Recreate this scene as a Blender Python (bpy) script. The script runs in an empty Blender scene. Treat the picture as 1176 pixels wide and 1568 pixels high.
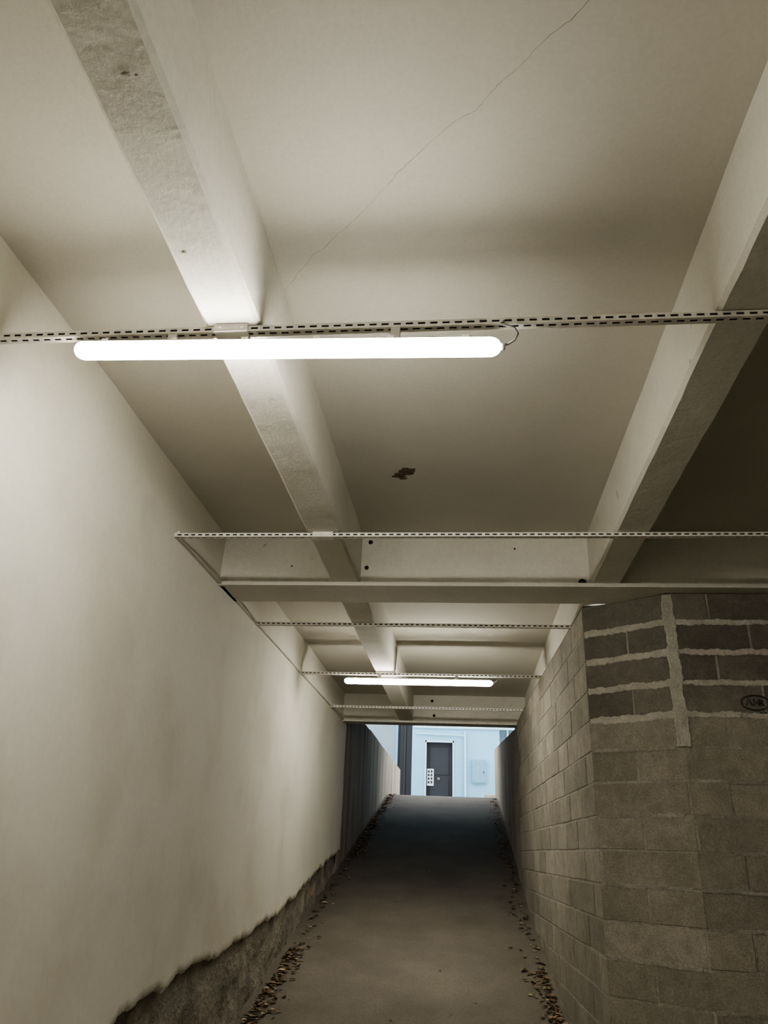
import bpy, bmesh, math, random
from mathutils import Vector, Matrix, noise
random.seed(7)
E=1.5            # eye height above the flat garage floor; z values below are relative to the eye
SC=bpy.context.scene

# ------------------------------------------------------------------ materials
def mat(name):
    m=bpy.data.materials.new(name); m.use_nodes=True
    nt=m.node_tree; b=nt.nodes["Principled BSDF"]
    return m,nt,b
def tex_noise(nt,scale,detail=4,rough=.6,vec=None,dist=0):
    n=nt.nodes.new("ShaderNodeTexNoise"); n.inputs["Scale"].default_value=scale
    n.inputs["Detail"].default_value=detail; n.inputs["Roughness"].default_value=rough
    n.inputs["Distortion"].default_value=dist
    if vec is not None: nt.links.new(vec,n.inputs["Vector"])
    return n
def ramp(nt,fac,stops):
    r=nt.nodes.new("ShaderNodeValToRGB"); e=r.color_ramp.elements
    while len(e)<len(stops): e.new(.5)
    for k,(p,c) in enumerate(stops):
        e[k].position=p; e[k].color=(c[0],c[1],c[2],1) if hasattr(c,'__len__') else (c,c,c,1)
    nt.links.new(fac,r.inputs[0]); return r
def mix(nt,fac,a,b,mode='MIX'):
    m=nt.nodes.new("ShaderNodeMix"); m.data_type='RGBA'; m.blend_type=mode
    for sock,v in ((m.inputs[0],fac),(m.inputs[6],a),(m.inputs[7],b)):
        if isinstance(v,bpy.types.NodeSocket): nt.links.new(v,sock)
        elif hasattr(v,'__len__'): sock.default_value=(v[0],v[1],v[2],1)
        else: sock.default_value=v if sock==m.inputs[0] else (v,v,v,1)
    return m.outputs[2]
def objco(nt,scale=None):
    o=nt.nodes.new("ShaderNodeTexCoord").outputs["Object"]
    if scale is None: return o
    mp=nt.nodes.new("ShaderNodeMapping"); mp.inputs["Scale"].default_value=scale; nt.links.new(o,mp.inputs[0]); return mp.outputs[0]
def bump(nt,b,h,strength,dist=.01,prev=None):
    n=nt.nodes.new("ShaderNodeBump"); n.inputs["Strength"].default_value=strength; n.inputs["Distance"].default_value=dist
    nt.links.new(h,n.inputs["Height"])
    if prev is not None: nt.links.new(prev,n.inputs["Normal"])
    nt.links.new(n.outputs[0],b.inputs["Normal"]); return n.outputs[0]

def surf(name,c1,c2,scale=1.2,fine=60,bs=.3,bd=.01,rough=.85,spots=True,spotcol=(.12,.1,.07),stretch=None,fa=(.88,1.06),stain=None):
    m,nt,b=mat(name); co=objco(nt)
    n1=tex_noise(nt,scale,5,.6,objco(nt,stretch) if stretch else co); r=ramp(nt,n1.outputs[0],[(.3,c1),(.7,c2)])
    col=r.outputs[0]
    n2=tex_noise(nt,fine,4,.7,co)
    r2=ramp(nt,n2.outputs[0],[(.3,fa[0]),(.7,fa[1])])
    col=mix(nt,1.0,col,r2.outputs[0],'MULTIPLY')
    if stain:   # soft soiling patches
        n5=tex_noise(nt,stain,4,.55,co); r5=ramp(nt,n5.outputs[0],[(.34,(.90,.885,.855)),(.5,(1,1,1))])
        col=mix(nt,1.0,col,r5.outputs[0],'MULTIPLY')
    if spots:
        n3=tex_noise(nt,9,3,.5,co); r3=ramp(nt,n3.outputs[0],[(.73,0),(.76,1)])
        f=nt.nodes.new("ShaderNodeMath"); f.operation='MULTIPLY'; f.inputs[1].default_value=.45
        nt.links.new(r3.outputs[0],f.inputs[0])
        col=mix(nt,f.outputs[0],col,spotcol)
    nt.links.new(col,b.inputs["Base Color"]); b.inputs["Roughness"].default_value=rough
    p=bump(nt,b,n2.outputs[0],bs,bd*.4)
    bump(nt,b,n1.outputs[0],bs,bd*4,p)
    return m

M_ceil=surf("painted_concrete_ceiling",(.54,.515,.445),(.60,.575,.50),.9,60,.25,fa=(.95,1.03),spots=False)
M_beam=surf("painted_concrete_beam",(.64,.62,.545),(.74,.72,.645),2.0,50,.4,fa=(.92,1.04))
M_plas=surf("plaster_wall",(.74,.715,.625),(.80,.775,.685),.8,30,.2,.006,spots=False,fa=(.96,1.03),stain=1.3)
M_base=surf("rough_concrete_base",(.21,.188,.15),(.42,.38,.31),5,45,.9,.02,fa=(.75,1.15),stain=3)
M_outwall=surf("weathered_retaining_wall",(.17,.135,.10),(.44,.36,.27),1.0,40,.6,.02,stretch=(6,6,.7))
M_over=surf("sky_blocker_render",(.17,.14,.11),(.25,.21,.17),1.0,40,.3,.01)
M_mortar=surf("mortar",(.46,.435,.37),(.64,.61,.53),9,60,.8,.015,spots=False,fa=(.75,1.1))
M_mort2=surf("recessed_mortar",(.28,.262,.22),(.44,.415,.355),5,60,.9,.015,spots=False,fa=(.7,1.2))
M_face=surf("painted_facade",(.18,.38,.53),(.225,.44,.60),.5,30,.2,.008,spots=False)
M_face2=surf("grey_facade",(.13,.18,.22),(.18,.235,.28),.7,30,.2,.008,spots=False)
# one continuous ramp surface: grey concrete, with shade painted into its colour towards the open end
m,nt,b=mat("ramp_concrete"); co=objco(nt)
n1=tex_noise(nt,1.3,5,.6,co); n2=tex_noise(nt,110,4,.7,co); n3=tex_noise(nt,.9,4,.6,co)
plain=ramp(nt,n1.outputs[0],[(.3,(.175,.158,.128)),(.7,(.26,.235,.19))]); shaded=ramp(nt,n1.outputs[0],[(.3,(.075,.062,.050)),(.7,(.115,.096,.077))])
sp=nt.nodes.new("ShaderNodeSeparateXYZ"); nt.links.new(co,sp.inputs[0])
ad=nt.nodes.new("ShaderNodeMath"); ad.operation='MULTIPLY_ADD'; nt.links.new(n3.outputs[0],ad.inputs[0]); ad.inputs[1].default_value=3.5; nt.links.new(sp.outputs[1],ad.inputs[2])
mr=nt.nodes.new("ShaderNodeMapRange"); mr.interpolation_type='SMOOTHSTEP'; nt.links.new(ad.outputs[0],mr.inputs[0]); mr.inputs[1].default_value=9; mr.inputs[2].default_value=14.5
c=mix(nt,mr.outputs[0],plain.outputs[0],shaded.outputs[0]); rr=ramp(nt,n2.outputs[0],[(.3,.65),(.7,1.3)])
c=mix(nt,1.0,c,rr.outputs[0],'MULTIPLY'); nt.links.new(c,b.inputs["Base Color"]); b.inputs["Roughness"].default_value=.85
b.inputs["Specular IOR Level"].default_value=.2
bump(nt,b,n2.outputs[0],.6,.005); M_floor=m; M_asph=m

def simple(name,c,rough=.6,metal=0,ns=20,amt=.15):
    m,nt,b=mat(name); n=tex_noise(nt,ns,4,.6,objco(nt))
    r=ramp(nt,n.outputs[0],[(.3,[x*(1-amt) for x in c]),(.7,[min(1,x*(1+amt)) for x in c])])
    nt.links.new(r.outputs[0],b.inputs["Base Color"]); b.inputs["Roughness"].default_value=rough; b.inputs["Metallic"].default_value=metal
    return m
M_steel=simple("painted_steel",(.68,.655,.59),.55,.0)
M_dark=simple("dark_void",(.02,.017,.015),.9)
M_crack=simple("crack_stain",(.29,.265,.22),.95)
M_patch=simple("exposed_rusty_concrete",(.13,.095,.065),.95,ns=60,amt=.5)
M_hous=simple("lamp_housing",(.6,.6,.57),.5)
M_cable=simple("cable_grey",(.22,.21,.19),.6)
M_navy=simple("navy_door_paint",(.009,.013,.020),.6)
M_white=simple("white_trim",(.34,.54,.66),.5)
M_glass=simple("window_glass",(.08,.13,.16),.15)
M_box=simple("meter_box_plastic",(.15,.30,.40),.5)
M_paper=simple("notice_paper",(.5,.64,.72),.7)
M_ink=simple("ink",(.03,.03,.03),.8)
M_handle=simple("door_handle_metal",(.3,.28,.25),.3,.8)

m,nt,b=mat("lamp_diffuser"); b.inputs["Base Color"].default_value=(.9,.9,.88,1)
b.inputs["Emission Color"].default_value=(1,.955,.86,1); b.inputs["Emission Strength"].default_value=80
M_lamp=m

m,nt,b=mat("concrete_block"); co=objco(nt)
at=nt.nodes.new("ShaderNodeAttribute"); at.attribute_name="tone"
n1=tex_noise(nt,2.0,5,.65,co); n2=tex_noise(nt,110,4,.75,co); n4=tex_noise(nt,14,4,.7,co)
r1=ramp(nt,n1.outputs[0],[(.3,(.80,.79,.76)),(.7,(1.2,1.19,1.15))])
r2=ramp(nt,n2.outputs[0],[(.3,.66),(.7,1.28)]); r4=ramp(nt,n4.outputs[0],[(.3,.85),(.7,1.15)])
c=mix(nt,1.0,at.outputs["Color"],r1.outputs[0],'MULTIPLY'); c=mix(nt,1.0,c,r2.outputs[0],'MULTIPLY'); c=mix(nt,1.0,c,r4.outputs[0],'MULTIPLY')
nt.links.new(c,b.inputs["Base Color"]); b.inputs["Roughness"].default_value=.95
p_=bump(nt,b,n2.outputs[0],.9,.006); bump(nt,b,n4.outputs[0],.5,.015,p_)
M_block=m

m,nt,b=mat("dry_leaf"); at=nt.nodes.new("ShaderNodeAttribute"); at.attribute_name="tone"
nn=tex_noise(nt,60,3,.6,objco(nt)); rr=ramp(nt,nn.outputs[0],[(.3,.7),(.7,1.2)])
nt.links.new(mix(nt,1.0,at.outputs["Color"],rr.outputs[0],'MULTIPLY'),b.inputs["Base Color"]); b.inputs["Roughness"].default_value=.8
M_leaf=m

# ------------------------------------------------------------------ mesh helpers
class MB:
    def __init__(s): s.v=[]; s.f=[]; s.mi=[]; s.tone=[]; s.mats=[]
    def m(s,mt):
        if mt not in s.mats: s.mats.append(mt)
        return s.mats.index(mt)
    def add(s,verts,faces,mt,tone=None):
        o=len(s.v); s.v+= [tuple(v) for v in verts]
        for f in faces: s.f.append(tuple(i+o for i in f)); s.mi.append(s.m(mt)); s.tone.append(tone)
    def box(s,x0,x1,y0,y1,z0,z1,mt,tone=None):
        v=[(x,y,z) for x in (x0,x1) for y in (y0,y1) for z in (z0,z1)]
        f=[(0,1,3,2),(4,6,7,5),(0,4,5,1),(2,3,7,6),(0,2,6,4),(1,5,7,3)]
        s.add(v,f,mt,tone)
    def cyl(s,p,ax,r,l,mt,n=16,r2=None):
        r2=r if r2 is None else r2
        ax=Vector(ax).normalized(); t=ax.orthogonal().normalized(); bb=ax.cross(t); p=Vector(p)
        v=[];f=[]
        for k in range(n):
            d=t*math.cos(2*math.pi*k/n)+bb*math.sin(2*math.pi*k/n)
            v.append(p+d*r); v.append(p+ax*l+d*r2)
        for k in range(n):
            a=2*k;c=2*((k+1)%n); f.append((a,c,c+1,a+1))
        f.append(tuple(range(0,2*n,2))[::-1]); f.append(tuple(range(1,2*n,2)))
        s.add(v,f,mt)
    def tube(s,pts,r,mt,n=8):
        pts=[Vector(p) for p in pts]
        v=[];f=[]
        for i,p in enumerate(pts):
            d=(pts[min(i+1,len(pts)-1)]-pts[max(i-1,0)]).normalized()
            t=d.cross(Vector((0.3,.2,1))).normalized(); bb=d.cross(t)
            for k in range(n): v.append(p+t*r*math.cos(2*math.pi*k/n)+bb*r*math.sin(2*math.pi*k/n))
        for i in range(len(pts)-1):
            for k in range(n):
                a=i*n+k; c=i*n+(k+1)%n; f.append((a,c,c+n,a+n))
        s.add(v,f,mt)
    def obj(s,name,bevel=0,smooth=False):
        me=bpy.data.meshes.new(name); me.from_pydata([(x,y,z+E) for x,y,z in s.v],[],s.f)
        for mt in s.mats: me.materials.append(mt)
        for p,mi in zip(me.polygons,s.mi): p.material_index=mi
        if any(t is not None for t in s.tone):
            ca=me.color_attributes.new("tone",'FLOAT_COLOR','CORNER')
            for p,t in zip(me.polygons,s.tone):
                t=t or (.5,.5,.5)
                for li in p.loop_indices: ca.data[li].color=(t[0],t[1],t[2],1)
        bm=bmesh.new(); bm.from_mesh(me); bmesh.ops.recalc_face_normals(bm,faces=bm.faces); bm.to_mesh(me); bm.free()
        if smooth:
            for p in me.polygons: p.use_smooth=True
        ob=bpy.data.objects.new(name,me); bpy.context.collection.objects.link(ob)
        if bevel:
            bv=ob.modifiers.new("bevel",'BEVEL'); bv.width=bevel; bv.segments=2; bv.limit_method='ANGLE'
        return ob

RAILZ=1.67; SLAB=2.03; XL=-1.70
def rampz(y):
    if y<=5.1: return -E
    if y<5.6:
        t=(y-5.1)/.5; return -E+.211*.25*t*t
    if y<17.6: return -E+.211*(y-5.35)
    zc=-E+.211*(17.6-5.35)
    if y<18.5:
        t=(y-17.6)/.9; return zc+.211*.9*(t-t*t/2)
    return zc+.211*.45
GROUND=rampz(20)
XR=[(.85,5.42),(.77,7.8),(.72,9.8),(.71,11.2)]

# ------------------------------------------------------------------ floor
def strip(mb,ys,mt,dz=0):
    v=[];f=[]
    for y in ys: v+=[(-2.0,y,rampz(y)+dz),(1.4 if y>5.4 else 5.2,y,rampz(y)+dz)]
    for i in range(len(ys)-1): f.append((2*i,2*i+1,2*i+3,2*i+2))
    mb.add(v,f,mt)
mb=MB()
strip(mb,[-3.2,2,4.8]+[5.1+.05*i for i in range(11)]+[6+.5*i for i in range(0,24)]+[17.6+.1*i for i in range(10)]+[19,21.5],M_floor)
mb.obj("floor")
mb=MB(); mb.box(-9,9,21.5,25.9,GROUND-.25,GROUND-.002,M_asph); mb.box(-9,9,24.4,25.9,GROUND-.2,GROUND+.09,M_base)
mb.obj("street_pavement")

# ------------------------------------------------------------------ ceiling
mb=MB(); mb.box(-2.0,5.2,-3.2,11.2,SLAB,SLAB+.2,M_ceil); mb.obj("ceiling")
mb=MB(); mb.box(-9,9,-3.6,11.2,SLAB+.22,12,M_over); mb.box(-9,9,11.2,17.6,3.0,12,M_over)  # unseen masses added to keep sky light off the ramp
mb.box(-3.6,-3.3,11.2,17.6,GROUND-2,3.0,M_over); mb.box(1.9,2.2,11.2,17.6,GROUND-2,3.0,M_over)  # added side walls, closing the ramp off from sky light
mb.obj("sky_blocking_mass")

def beam(name,x0,x1,y0,y1,z0,z1,ch=.015,seed=0,step=.12):
    """long concrete beam with lightly irregular arrises"""
    mb=MB(); L=y1-y0; n=int(L/step)+1
    v=[];f=[]
    for i in range(n+1):
        t=L*i/n
        j=lambda k:.004*noise.noise(Vector((t*3,k*7.3+seed,0)))+.002*noise.noise(Vector((t*17,k*3.3+seed,1)))
        a,b_=x0,x1
        P=[(a+j(0),z1),(a+j(1),z0+ch+j(5)),(a+ch+j(1),z0+j(2)),(b_-ch+j(3),z0+j(2)),(b_+j(3),z0+ch+j(6)),(b_+j(4),z1)]
        for w,z in P: v.append((w,y0+t,z))
    for i in range(n):
        for k in range(5): a=i*6+k; f.append((a,a+1,a+7,a+6))
    f.append(tuple(range(6))); f.append(tuple(n*6+k for k in range(6)))
    mb.add(v,f,M_beam); return mb.obj(name)
beam("ceiling_beam",-.91,-.71,-3.1,11.0,1.675,SLAB+.02,seed=1)
beam("ceiling_beam",.84,1.04,-3.1,11.0,1.675,SLAB+.02,seed=5)
beam("ceiling_beam",2.6,2.8,-3.1,4.9,1.675,SLAB+.02,seed=9)
mb=MB()
mb.box(-1.74,5.1,4.93,5.30,1.655,SLAB+.01,M_beam)
for x,z,r in ((-.67,1.79,.015),(-.65,1.98,.016),(.35,1.93,.007),(-1.2,1.8,.006)):
    mb.cyl((x,4.931,z),(0,-1,0),r,.006,M_dark)
mb.cyl((.79,4.93,1.688),(0,-1,0),.028,.035,M_dark,16,.012)
mb.box(-1.74,5.1,4.895,4.93,1.648,1.676,M_beam); 
mb.obj("ceiling_crossbeam",.004)
mb=MB()
mb.box(-1.74,.95,10.85,11.2,1.66,SLAB+.01,M_beam)
mb.box(-1.74,.95,10.80,10.85,1.64,1.665,M_steel)
for x,z in ((-.45,1.95),(-.42,1.75)): mb.cyl((x,10.851,z),(0,-1,0),.02,.008,M_dark)
mb.obj("ceiling_crossbeam",.004)

# ------------------------------------------------------------------ crack & damage
mb=MB()
pts=[(-.71,2.36),(-.55,2.16),(-.36,1.99),(-.2,1.80),(-.05,1.65),(.03,1.60),(.10,1.53),(.2,1.42),(.33,1.30),(.6,1.05),(.84,.9)]
P=[]
for (a,b_) in zip(pts,pts[1:]):
    for k in range(12):
        t=k/12; x=a[0]+(b_[0]-a[0])*t; y=a[1]+(b_[1]-a[1])*t
        P.append((x+.010*noise.noise(Vector((x*12,y*12,0)))+.004*noise.noise(Vector((x*50,y*50,0))),y+.010*noise.noise(Vector((x*12,y*12,5)))+.004*noise.noise(Vector((x*50,y*50,5)))))
v=[];f=[]
for i,(x,y) in enumerate(P):
    w=.0004+.0009*abs(noise.noise(Vector((i*.35,2,0))))
    v+=[(x-w,y-w,SLAB-.0008),(x+w,y+w,SLAB-.0008)]
for i in range(len(P)-1): f.append((2*i,2*i+1,2*i+3,2*i+2))
mb.add(v,f,M_crack); mb.obj("ceiling_crack")
mb=MB()
def blob(mb,cx,cy,z,rx,ry,mt,seed,up=-1,n=26,th=.004):
    v=[(cx,cy,z+up*th)];f=[]
    for k in range(n):
        a=2*math.pi*k/n; q=1+.6*noise.noise(Vector((math.cos(a)*1.7+seed,math.sin(a)*1.7,seed)))
        v.append((cx+rx*q*math.cos(a),cy+ry*q*math.sin(a),z))
    for k in range(n): f.append((0,1+k,1+(k+1)%n))
    mb.add(v,f,mt)
for cx,cy,rx,ry in ((-.38,4.00,.04,.026),(-.345,3.965,.055,.030),(-.325,3.925,.05,.024),(-.355,4.03,.022,.018)):
    blob(mb,cx,cy,SLAB-.0005,rx,ry,M_patch,cx*10)
mb.obj("spalled_concrete_patch")
mb=MB()
for cx,cy,rx,ry,s_ in ((-.80,1.16,.012,.006,1),(-.775,1.165,.005,.004,2),(-.86,1.75,.008,.006,3),(-.80,2.55,.006,.003,6)):
    blob(mb,cx,cy,1.674,rx,ry,M_crack,s_,th=.002)
mb.obj("beam_chips")

# ------------------------------------------------------------------ left wall
prof=[(-3.2,-.95),(4.28,-.80),(5.43,-.71),(7.43,-.59),(8.66,-.38),(11.2,.0)]
def pz(y):
    for (a,za),(b_,zb) in zip(prof,prof[1:]):
        if y<=b_: return za+(zb-za)*(y-a)/(b_-a)
    return prof[-1][1]
mb=MB(); v=[];f=[]; n=1100
rows=[0,.006,.02,.06,.2,.35,.5,.65,.8,.9,1.0]
zt=SLAB
def wx(y,z):
    return XL+.014*noise.noise(Vector((y*.8,z*.9,3)))+.004*noise.noise(Vector((y*2.5,z*2.5,8)))
for i in range(n+1):
    y=-3.2+14.4*i/n
    st=.07*noise.noise(Vector((y*1.6,0,1)))
    zb=pz(y)-.005+st+.045*noise.noise(Vector((y*5,0,4)))+.022*noise.noise(Vector((y*18,0,9)))+.014*noise.noise(Vector((y*60,0,9)))
    v.append((XL-.085,y,zb+.012))
    for q in rows:
        z=zb+(zt-zb)*q
        x=wx(y,z)
        if q==0: x-=.012
        if q==.006: x+=.010*noise.noise(Vector((y*9,2,2)))+.008
        if q==.02: x+=.006+.010*noise.noise(Vector((y*5,2,2)))
        v.append((x,y,z))
R_=len(rows)+1
for i in range(n):
    for k in range(R_-1): a=i*R_+k; f.append((a,a+1,a+R_+1,a+R_))
NP=len(f)
mb.add(v,f,M_plas)
v=[];f=[]; n=420
for i in range(n+1):
    y=-3.2+14.4*i/n
    for k in range(17):
        z=rampz(y)-.05+k/16*(pz(y)+.20-rampz(y)+.05)
        nn=noise.noise(Vector((y*2.5,z*5,6))); 
        v.append((XL-.035+.03*nn+.016*noise.noise(Vector((y*9,z*13,2)))+.006*noise.noise(Vector((y*30,z*40,2)))-(.03*(k/16)),y,z))
for i in range(n):
    for k in range(16): a=i*17+k; f.append((a,a+1,a+18,a+17))
mb.add(v,f,M_base)
mb.box(-2.0,XL-.084,-3.2,11.2,-E-.1,SLAB+.1,M_base)
wl=mb.obj("wall_left",smooth=True)
for i in range(NP):
    if i%(R_-1)<2: wl.data.polygons[i].use_smooth=False
mb=MB(); mb.box(XL-.03,XL+.022,4.05,10.8,1.655,1.668,M_beam); mb.box(XL-.03,XL+.012,4.05,10.8,1.668,1.70,M_plas); mb.obj("wall_edge_angle",.002)

# ------------------------------------------------------------------ block walls
BH=.2
def blockwall(mb,p0,p1,ztop,zbot,off,seed,bl=.5,light=1.0,dark_top=0):
    rnd=random.Random(seed)
    p0=Vector((p0[0],p0[1],0)); p1=Vector((p1[0],p1[1],0)); d=(p1-p0); L=d.length; d.normalize()
    nrm=Vector((d.y,-d.x,0))
    if nrm.dot(Vector((-.2,-.2,0))-(p0+p1)/2)<0: nrm=-nrm
    def P(s,dep,z): q=p0+d*s+nrm*dep; return (q.x,q.y,z)
    v=[P(0,-.004,zbot),P(L,-.004,zbot),P(L,-.004,ztop),P(0,-.004,ztop)]
    mb.add(v,[(0,1,2,3)],M_mort2,(.4,.38,.32))
    z=ztop; r=0
    while z>zbot:
        z0=z-BH
        s=-(bl*.5 if (r+off)%2 else 0)+rnd.uniform(-.02,.02)
        while s<L:
            a=max(s,0); b_=min(s+bl,L)
            if b_-a>.03:
                ch=.004
                J=lambda:.003+rnd.uniform(0,.005)
                a0=a+(J() if a>0 else 0); a1=a+(J() if a>0 else 0); b0=b_-(J() if b_<L else 0); b1=b_-(J() if b_<L else 0)
                zl=z0+J(); zl2=z0+J(); zh=z-J(); zh2=z-J()
                dp=rnd.uniform(-.0025,.0035)
                g=rnd.uniform(.84,1.16)*light
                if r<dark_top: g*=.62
                base=(.335,.312,.265)
                tone=tuple(k*g for k in base)
                vv=[P(a0,-.02,zl),P(b0,-.02,zl2),P(b1,-.02,zh2),P(a1,-.02,zh),
                    P(a0,dp-ch,zl),P(b0,dp-ch,zl2),P(b1,dp-ch,zh2),P(a1,dp-ch,zh),
                    P(a0+(ch if a>0 else 0),dp,zl+ch),P(b0-(ch if b_<L else 0),dp,zl2+ch),P(b1-(ch if b_<L else 0),dp,zh2-ch),P(a1+(ch if a>0 else 0),dp,zh-ch)]
                ff=[(8,9,10,11)]
                for k in range(4):
                    k2=(k+1)%4; ff.append((k,k2,4+k2,4+k)); ff.append((4+k,4+k2,8+k2,8+k))
                mb.add(vv,ff,M_block,tone)
            s+=bl
        z=z0; r+=1
    return P,L
def smear(mb,P,s0,s1,z0,z1,seed,vertical=False,dep=.0065,am=1,mt=None):
    n=max(8,int(((z1-z0) if vertical else (s1-s0))/.012)); v=[];f=[]
    for i in range(n+1):
        t=i/n
        e1=am*(.010*noise.noise(Vector((t*n*.10,seed,0)))+.009*noise.noise(Vector((t*n*.5,seed,3))))
        e2=am*(.010*noise.noise(Vector((t*n*.10,seed,9)))+.009*noise.noise(Vector((t*n*.5,seed,6))))
        if vertical:
            z=z0+(z1-z0)*t; v+=[P(s0+e1,.002,z),P(s0+e1+.006,dep,z),P(s1+e2-.006,dep,z),P(s1+e2,.002,z)]
        else:
            s=s0+(s1-s0)*t; v+=[P(s,.002,z0+e1),P(s,dep,z0+e1+.006),P(s,dep,z1+e2-.006),P(s,.002,z1+e2)]
    for i in range(n):
        for k in range(3): a=4*i+k; f.append((a,a+1,a+5,a+4))
    mb.add(v,f,mt or M_mortar,(.4,.4,.4))

mb=MB()
C0=(.85,5.42); C1=(1.36,5.04); C2=(5.15,4.98)
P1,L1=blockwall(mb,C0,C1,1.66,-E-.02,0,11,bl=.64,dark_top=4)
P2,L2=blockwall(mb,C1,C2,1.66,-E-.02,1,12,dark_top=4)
for r in range(1,5):
    z=1.66-.2*r
    smear(mb,P1,0.01,L1-.01,z-.024,z+.020,r*3.1)
    smear(mb,P2,0,3.0 if r!=3 else 1.5,z-.020,z+.016,r*5.7+1)
smear(mb,P2,-.045,.034,.66,1.64,4.4,True,.009)
for r in range(5,15):
    z=1.66-.2*r
    if r%2: smear(mb,P1,0.02,L1-.05,z-.012,z+.014,r*3.1,False,.0045,.8,M_mort2)
    smear(mb,P2,.1*(r%3),2.6,z-.013,z+.011,r*1.7,False,.0045,.8,M_mort2)
mb.box(1.36,5.15,5.06,5.2,-E,1.66,M_mort2,(.4,.4,.4))
mb.obj("wall_front_blocks")
mb=MB()
for i,(a,b_) in enumerate(zip(XR,XR[1:])):
    blockwall(mb,a,b_,1.66,-E-.02,i,30+i,light=.95)
mb.add([(x,y,1.66) for x,y in XR]+[(1.3,11.2,1.66),(1.3,5.3,1.66)],[(0,1,2,3,4,5)],M_mort2,(.4,.4,.4))
mb.add([(.71,11.2,-.6),(1.4,11.2,-.6),(1.4,11.2,1.66),(.71,11.2,1.66)],[(0,1,2,3)],M_mort2,(.4,.4,.4))
mb.obj("wall_right_blocks")
mb=MB(); cx=1.81; cz=.935
ring=[(cx+.085*math.cos(t*.2618*.5),5.018,cz+.045*math.sin(t*.2618*.5)) for t in range(25*2)]
mb.tube(ring,.003,M_ink,6)
for pts in ([(-.055,-.02),(-.038,.022),(-.02,-.02)],[(-.008,-.02),(-.008,.022),(.007,-.005),(.02,.022),(.02,-.02)],[(.03,-.02),(.03,.022),(.052,.01),(.035,.0),(.055,-.02)]):
    mb.tube([(cx+x,5.018,cz+z) for x,z in pts],.003,M_ink,6)
for k in range(4): mb.tube([(cx+.02+.025*k,5.018,cz-.06),(cx+.035+.025*k,5.018,cz-.063)],.003,M_ink,6)
mb.obj("wall_stamp")

mb=MB(); mb.box(-2.0,5.2,-3.4,-3.2,-E-.1,SLAB+.1,M_plas); mb.obj("wall_back")
mb=MB(); mb.box(5.15,5.35,-3.4,11.2,-E-.1,SLAB+.1,M_base); mb.obj("wall_right")
mb=MB(); mb.box(1.0,5.2,10.95,11.2,-E-.1,SLAB+.1,M_base); mb.obj("wall_end")

# ------------------------------------------------------------------ slotted rails
def rail(name,y,x0,x1,zt=1.672,w=.034,h=.024,pitch=.042,clamps=()):
    mb=MB(); t=.002; z1=zt; z0=zt-h
    ys_=[y-w/2,y-w/2+.011,y-w/2+.021,y+w/2]
    mb.box(x0,x1,ys_[0],ys_[1],z0,z0+t,M_steel); mb.box(x0,x1,ys_[2],ys_[3],z0,z0+t,M_steel)
    za=z0+.008; zb=z1-.007
    mb.box(x0,x1,ys_[0],ys_[0]+t,z0+t,za,M_steel); mb.box(x0,x1,ys_[0],ys_[0]+t,zb,z1,M_steel)
    n=int((x1-x0)/pitch)
    for i in range(n+1):
        x=x0+i*pitch
        mb.box(x,min(x+.017,x1),ys_[1],ys_[2],z0,z0+t,M_steel)
        xx=min(x+pitch*.45,x1-.017); mb.box(xx,xx+.017,ys_[0],ys_[0]+t,za,zb,M_steel)
    mb.box(x0,x1,y+w/2-t,y+w/2,z0+t,z1,M_steel)
    mb.box(x0,x1,ys_[0]+t+.003,ys_[3]-t-.001,z0+t+.004,z1-.001,M_dark)  # near-black filler stands in for the shade inside the channel
    for cx in clamps:
        mb.box(cx-.06,cx+.06,y-w/2-.012,y-w/2-.002,z0-.002,z1+.002,M_steel)
        mb.box(cx-.06,cx+.06,y-w/2-.012,y+w/2+.01,z0-.005,z0-.001,M_steel)
        for sx in (-.04,.04): mb.cyl((cx+sx,y-w/2-.012,(z0+z1)/2),(0,-1,0),.006,.005,M_steel,8)
    return mb.obj(name)
rail("slotted_steel_rail",2.13,-1.70,5.14,clamps=(-.81,))
rail("slotted_steel_rail",4.03,-1.72,5.14,clamps=(-.81,))
rail("slotted_steel_rail",5.92,-1.72,.84)
rail("slotted_steel_rail",7.78,-1.72,.78)
rail("slotted_steel_rail",9.75,-1.72,.73)
rail("slotted_steel_rail",-2.30,-1.70,5.14)

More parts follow.
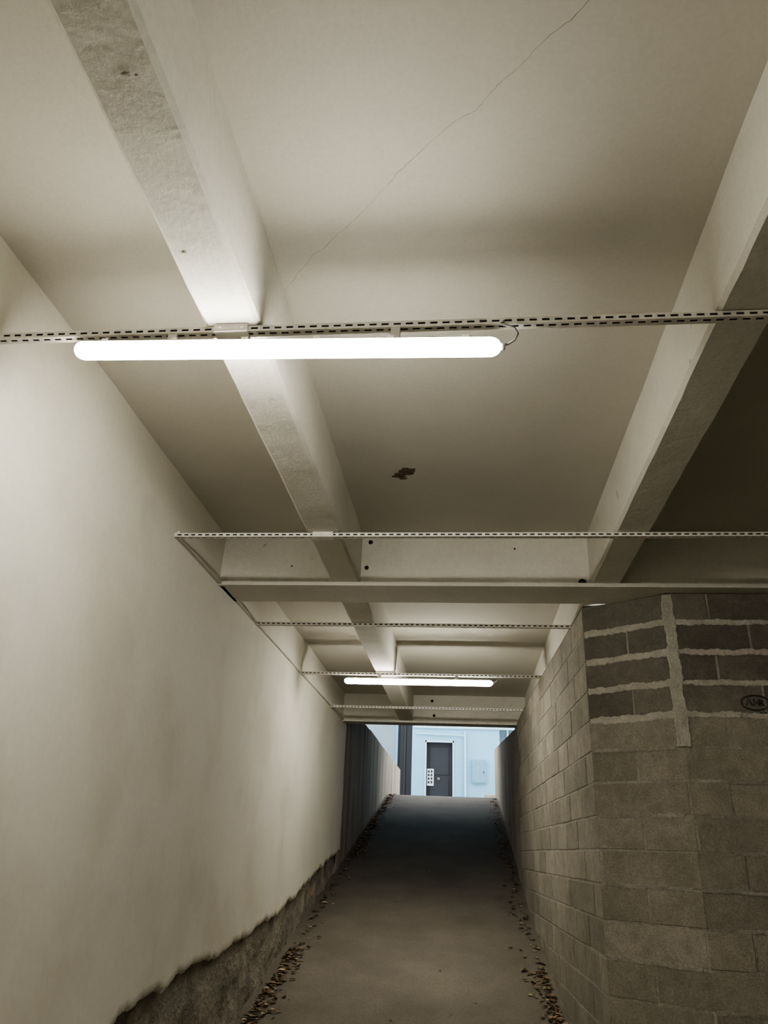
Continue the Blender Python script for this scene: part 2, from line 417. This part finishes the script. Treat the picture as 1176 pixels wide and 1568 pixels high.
# ------------------------------------------------------------------ lamps
def lamp(y,x0,x1,za,zb_,yr,r=.036):
    root=bpy.data.objects.new("linear_led_lamp",None); bpy.context.collection.objects.link(root)
    zc=lambda x: za+(zb_-za)*(x-x0)/(x1-x0)
    st=[]
    for k in range(9):
        a=math.pi/2*k/8; st.append((x0+r*(1-math.cos(a))*1.1, max(math.sin(a),.02)))
    st+= [(x1-(s[0]-x0),s[1]) for s in st[::-1]]
    def part(name,a0,a1,mt,rs):
        mb=MB(); v=[];f=[]; M=14
        for x,q in st:
            for k in range(M+1):
                a=a0+(a1-a0)*k/M
                v.append((x,y+rs*q*math.cos(a)*.95,zc(x)+rs*q*math.sin(a)*.95))
        for i in range(len(st)-1):
            for k in range(M): a=i*(M+1)+k; f.append((a,a+1,a+M+2,a+M+1))
        mb.add(v,f,mt); o=mb.obj(name,smooth=True); o.parent=root; return o
    part("diffuser",math.radians(-215),math.radians(35),M_lamp,r)
    part("housing",math.radians(32),math.radians(148),M_hous,r*1.03)
    mb=MB()
    for cx in (x0+.36,x1-.36):
        mb.box(cx-.016,cx+.016,y-.014,y+.014,zc(cx)+r*.8,1.648,M_steel)
    for i in range(6):
        cx=x0+.12+(x1-x0-.24)*i/5
        mb.box(cx-.012,cx+.012,y-r*.80,y-r*.68,zc(cx)+r*.55,zc(cx)+r*.85,M_steel)
    o=mb.obj("mounting_clips"); o.parent=root
    zz=zb_
    mb=MB()
    pts=[]
    K=[(x1-.01,y,zz+.008),(x1+.02,y-.004,zz+.006),(x1+.045,y-.010,zz+.020),(x1+.055,y-.014,zz+.042),(x1+.045,y-.018,zz+.062),(x1+.02,y-.02,zz+.072),(x1-.005,yr-.021,zz+.078),(x1+.01,yr-.021,1.655)]
    mb.tube(K,.0045,M_cable); mb.cyl((x1-.012,y,zz),(1,0,0),.012,.025,M_hous,12)
    o=mb.obj("supply_cable",smooth=True); o.parent=root
    return root
lamp(2.13,-1.385,.13,1.598,1.565,2.13)
lamp(7.72,-1.22,.285,1.578,1.578,7.78)
lamp(-2.30,-.45,1.05,1.59,1.59,-2.30)      # added fill lamp, out of view behind the camera

# ------------------------------------------------------------------ outside
mb=MB()
y=11.15
while y<20.9:
    w=min(.5+.5*random.random(),21.45-y); dx=random.uniform(-.03,-.02)
    mb.box(-2.0,XL+dx,y,y+w-.008,-1,2.02+random.uniform(-.012,.012),M_outwall); y+=w
mb.box(-2.0,XL-.04,11.15,y,-1,2.0,M_outwall)
mb.obj("retaining_wall",.004)
mb=MB()
v=[]
yy=[11.2,13,15,17,19.3]
for y in yy:
    t=(y-11.2)/8.1; zt_=1.66+.69*t
    v+=[(.72,y,-.8),(.72,y,zt_),(.97,y,zt_),(.97,y,-.8)]
f=[]
for i in range(4):
    for k in range(3): a=4*i+k; f.append((a,a+1,a+5,a+4))
f+= [(0,1,2,3),(16,17,18,19)]
mb.add(v,f,M_outwall); mb.obj("parapet_wall",.01)

mb=MB(); G=GROUND; Y=26
def hole_wall(mb,x0,x1,z0,z1,holes,mt,y,dep=.25):
    xs=sorted({x0,x1,*[h[0] for h in holes],*[h[1] for h in holes]}); zs=sorted({z0,z1,*[h[2] for h in holes],*[h[3] for h in holes]})
    for a,b_ in zip(xs,xs[1:]):
        for c_,d_ in zip(zs,zs[1:]):
            if any(h[0]<=a and b_<=h[1] and h[2]<=c_ and d_<=h[3] for h in holes): continue
            mb.box(a,b_,y,y+dep,c_,d_,mt)
door=(-1.24,-.39,G+.09,3.33); door2=(-2.2,-1.72,G+.09,4.9); win=(1.1,1.72,3.2,4.3)
hole_wall(mb,-2.3,9,G,10,[door,door2,win],M_face,Y)
mb.box(-9,-2.3,Y-.1,Y+.25,G,10,M_face2)
mb.box(-1.65,9,Y-.04,Y,3.78,3.86,M_white)
mb.box(-2.3,9,Y+.25,Y+.4,G,10,M_face2)
mb.obj("building_facade")
mb=MB()
mb.box(door[0],door[1],Y+.1,Y+.15,door[2],door[3],M_navy)
mb.box(door[0]-.05,door[0],Y-.02,Y+.1,door[2],door[3]+.06,M_white); mb.box(door[1],door[1]+.05,Y-.02,Y+.1,door[2],door[3]+.06,M_white); mb.box(door[0]-.06,door[1]+.05,Y-.02,Y+.1,door[3],door[3]+.06,M_white)
for z0,z1 in ((G+.25,G+1.0),(G+1.15,G+2.0)):
    mb.box(door[0]+.12,door[1]-.12,Y+.085,Y+.1,z0,z1,M_navy)
mb.cyl((door[1]-.45,Y+.1,2.2),(0,-1,0),.045,.05,M_handle,12)
mb.box(-1.22,-1.0,Y+.06,Y+.09,1.98,2.5,M_paper)
for k in range(4):
    for j in range(2): mb.box(-1.19+.09*j,-1.13+.09*j,Y+.055,Y+.061,2.05+.11*k,2.12+.11*k+.01*j,M_ink)
mb.obj("door_1",.003)
mb=MB()
mb.box(door2[0],door2[1],Y+.1,Y+.15,door2[2],door2[3],M_navy)
for x in (-2.2,-1.98,-1.76): mb.box(x,x+.04,Y+.04,Y+.1,door2[2],door2[3],M_navy)
mb.obj("door_2")
mb=MB()
mb.box(win[0],win[1],Y+.1,Y+.12,win[2],win[3],M_glass)
for a in (win[0],(win[0]+win[1])/2-.02,win[1]-.05): mb.box(a,a+.05,Y+.06,Y+.1,win[2],win[3],M_white)
mb.box(win[0],win[1],Y+.06,Y+.1,win[2],win[2]+.05,M_white); mb.box(win[0]-.06,win[1]+.06,Y-.05,Y+.05,win[2]-.06,win[2],M_white)
mb.obj("window_1")
mb=MB(); mb.box(.23,.70,Y-.06,Y,2.09,2.82,M_box); mb.box(.26,.67,Y-.068,Y-.06,2.12,2.79,M_box); mb.box(.60,.63,Y-.075,Y-.066,2.4,2.46,M_ink)
mb.obj("meter_box",.006)
mb=MB(); mb.cyl((.02,Y-.05,G+.09),(0,0,1),.03,2.4,M_white,12)
for z in (1.6,2.5,3.4): mb.box(-.02,.06,Y-.03,Y,z,z+.03,M_white)
mb.tube([(.02,Y-.05,3.5),(-.05,Y-.05,3.57),(-.9,Y-.03,3.58),(-1.6,Y-.03,3.6)],.018,M_white); mb.obj("drainpipe")
mb=MB(); mb.box(.58,1.1,Y-2.1,Y-1.9,G,G+.45,M_base); mb.obj("street_kerb_block",.02)

# ------------------------------------------------------------------ fallen leaves
mb=MB()
def leaf(x,y,z,sz):
    a=random.uniform(0,6.28); ca,sa=math.cos(a),math.sin(a)
    tilt=random.uniform(-.6,.6); l=sz; w=sz*random.uniform(.45,.75)
    g=random.uniform(.5,1.5); base=random.choice([(.26,.17,.10),(.32,.23,.14),(.20,.14,.09),(.42,.34,.22)])
    pts=[(-l,0,.0),(-.3*l,-w*.8,.25*l),(.4*l,-w*.7,.2*l),(l,0,.1*l),(.4*l,w*.7,.25*l),(-.3*l,w*.8,.2*l),(0,0,0.02*l)]
    v=[]
    for px,py,pz_ in pts:
        zz_=pz_+tilt*py*.6+abs(tilt)*w*.5; v.append((x+px*ca-py*sa,y+px*sa+py*ca,z+.002+max(zz_,0)))
    mb.add(v,[(6,0,1),(6,1,2),(6,2,3),(6,3,4),(6,4,5),(6,5,0)],M_leaf,tuple(k*g for k in base))
def xr(y):
    for (a,ya),(b_,yb) in zip(XR,XR[1:]):
        if y<=yb: return a+(b_-a)*max(0,(y-ya))/(yb-ya)
    return .72
for _ in range(1100):
    y=random.choice([random.uniform(5.6,8.2),random.uniform(5.6,18),random.uniform(12,18)])
    x=XL+.03+abs(random.gauss(0,.08)); leaf(x,y,rampz(y)+random.uniform(0,.015),random.uniform(.012,.040))
for _ in range(600):
    y=random.choice([random.uniform(5.6,8),random.uniform(6,18)])
    x=xr(y)-.05-abs(random.gauss(0,.08)); leaf(x,y,rampz(y)+random.uniform(0,.01),random.uniform(.012,.038))
for _ in range(40):
    y=random.uniform(6,17); leaf(random.uniform(-1.5,.6),y,rampz(y),random.uniform(.01,.02))
leaf(.52,8.0,rampz(8.0),.05)
mb.obj("fallen_leaves")

# ------------------------------------------------------------------ world
w=bpy.data.worlds.new("dusk_sky"); SC.world=w; w.use_nodes=True; nt=w.node_tree
bg=nt.nodes["Background"]; tc=nt.nodes.new("ShaderNodeTexCoord"); sp=nt.nodes.new("ShaderNodeSeparateXYZ")
nt.links.new(tc.outputs["Generated"],sp.inputs[0])
r=ramp(nt,sp.outputs[2],[(0.0,(.96,.985,1.0)),(1.0,(.88,.95,1.0))]); nt.links.new(r.outputs[0],bg.inputs[0]); bg.inputs[1].default_value=8

# ------------------------------------------------------------------ camera
f_=1162.0; roll=math.radians(2.4)
p=math.radians(24.041); a=math.radians(6.538)
F=Vector((-math.sin(a)*math.cos(p),math.cos(a)*math.cos(p),math.sin(p)))
R=Vector((math.cos(a),math.sin(a),0)); U=R.cross(F); c,s=math.cos(roll),math.sin(roll)
X=R*c+U*s; Yv=U*c-R*s
cd=bpy.data.cameras.new("camera"); cam=bpy.data.objects.new("camera",cd); bpy.context.collection.objects.link(cam)
mt=Matrix(((X.x,Yv.x,-F.x,0),(X.y,Yv.y,-F.y,0),(X.z,Yv.z,-F.z,E),(0,0,0,1))); cam.matrix_world=mt
cd.sensor_fit='VERTICAL'; cd.sensor_height=36; cd.lens=36*f_/1568; cd.clip_start=.05; cd.clip_end=200
SC.camera=cam
SC.view_settings.view_transform='AgX'; SC.view_settings.look='AgX - Medium High Contrast'
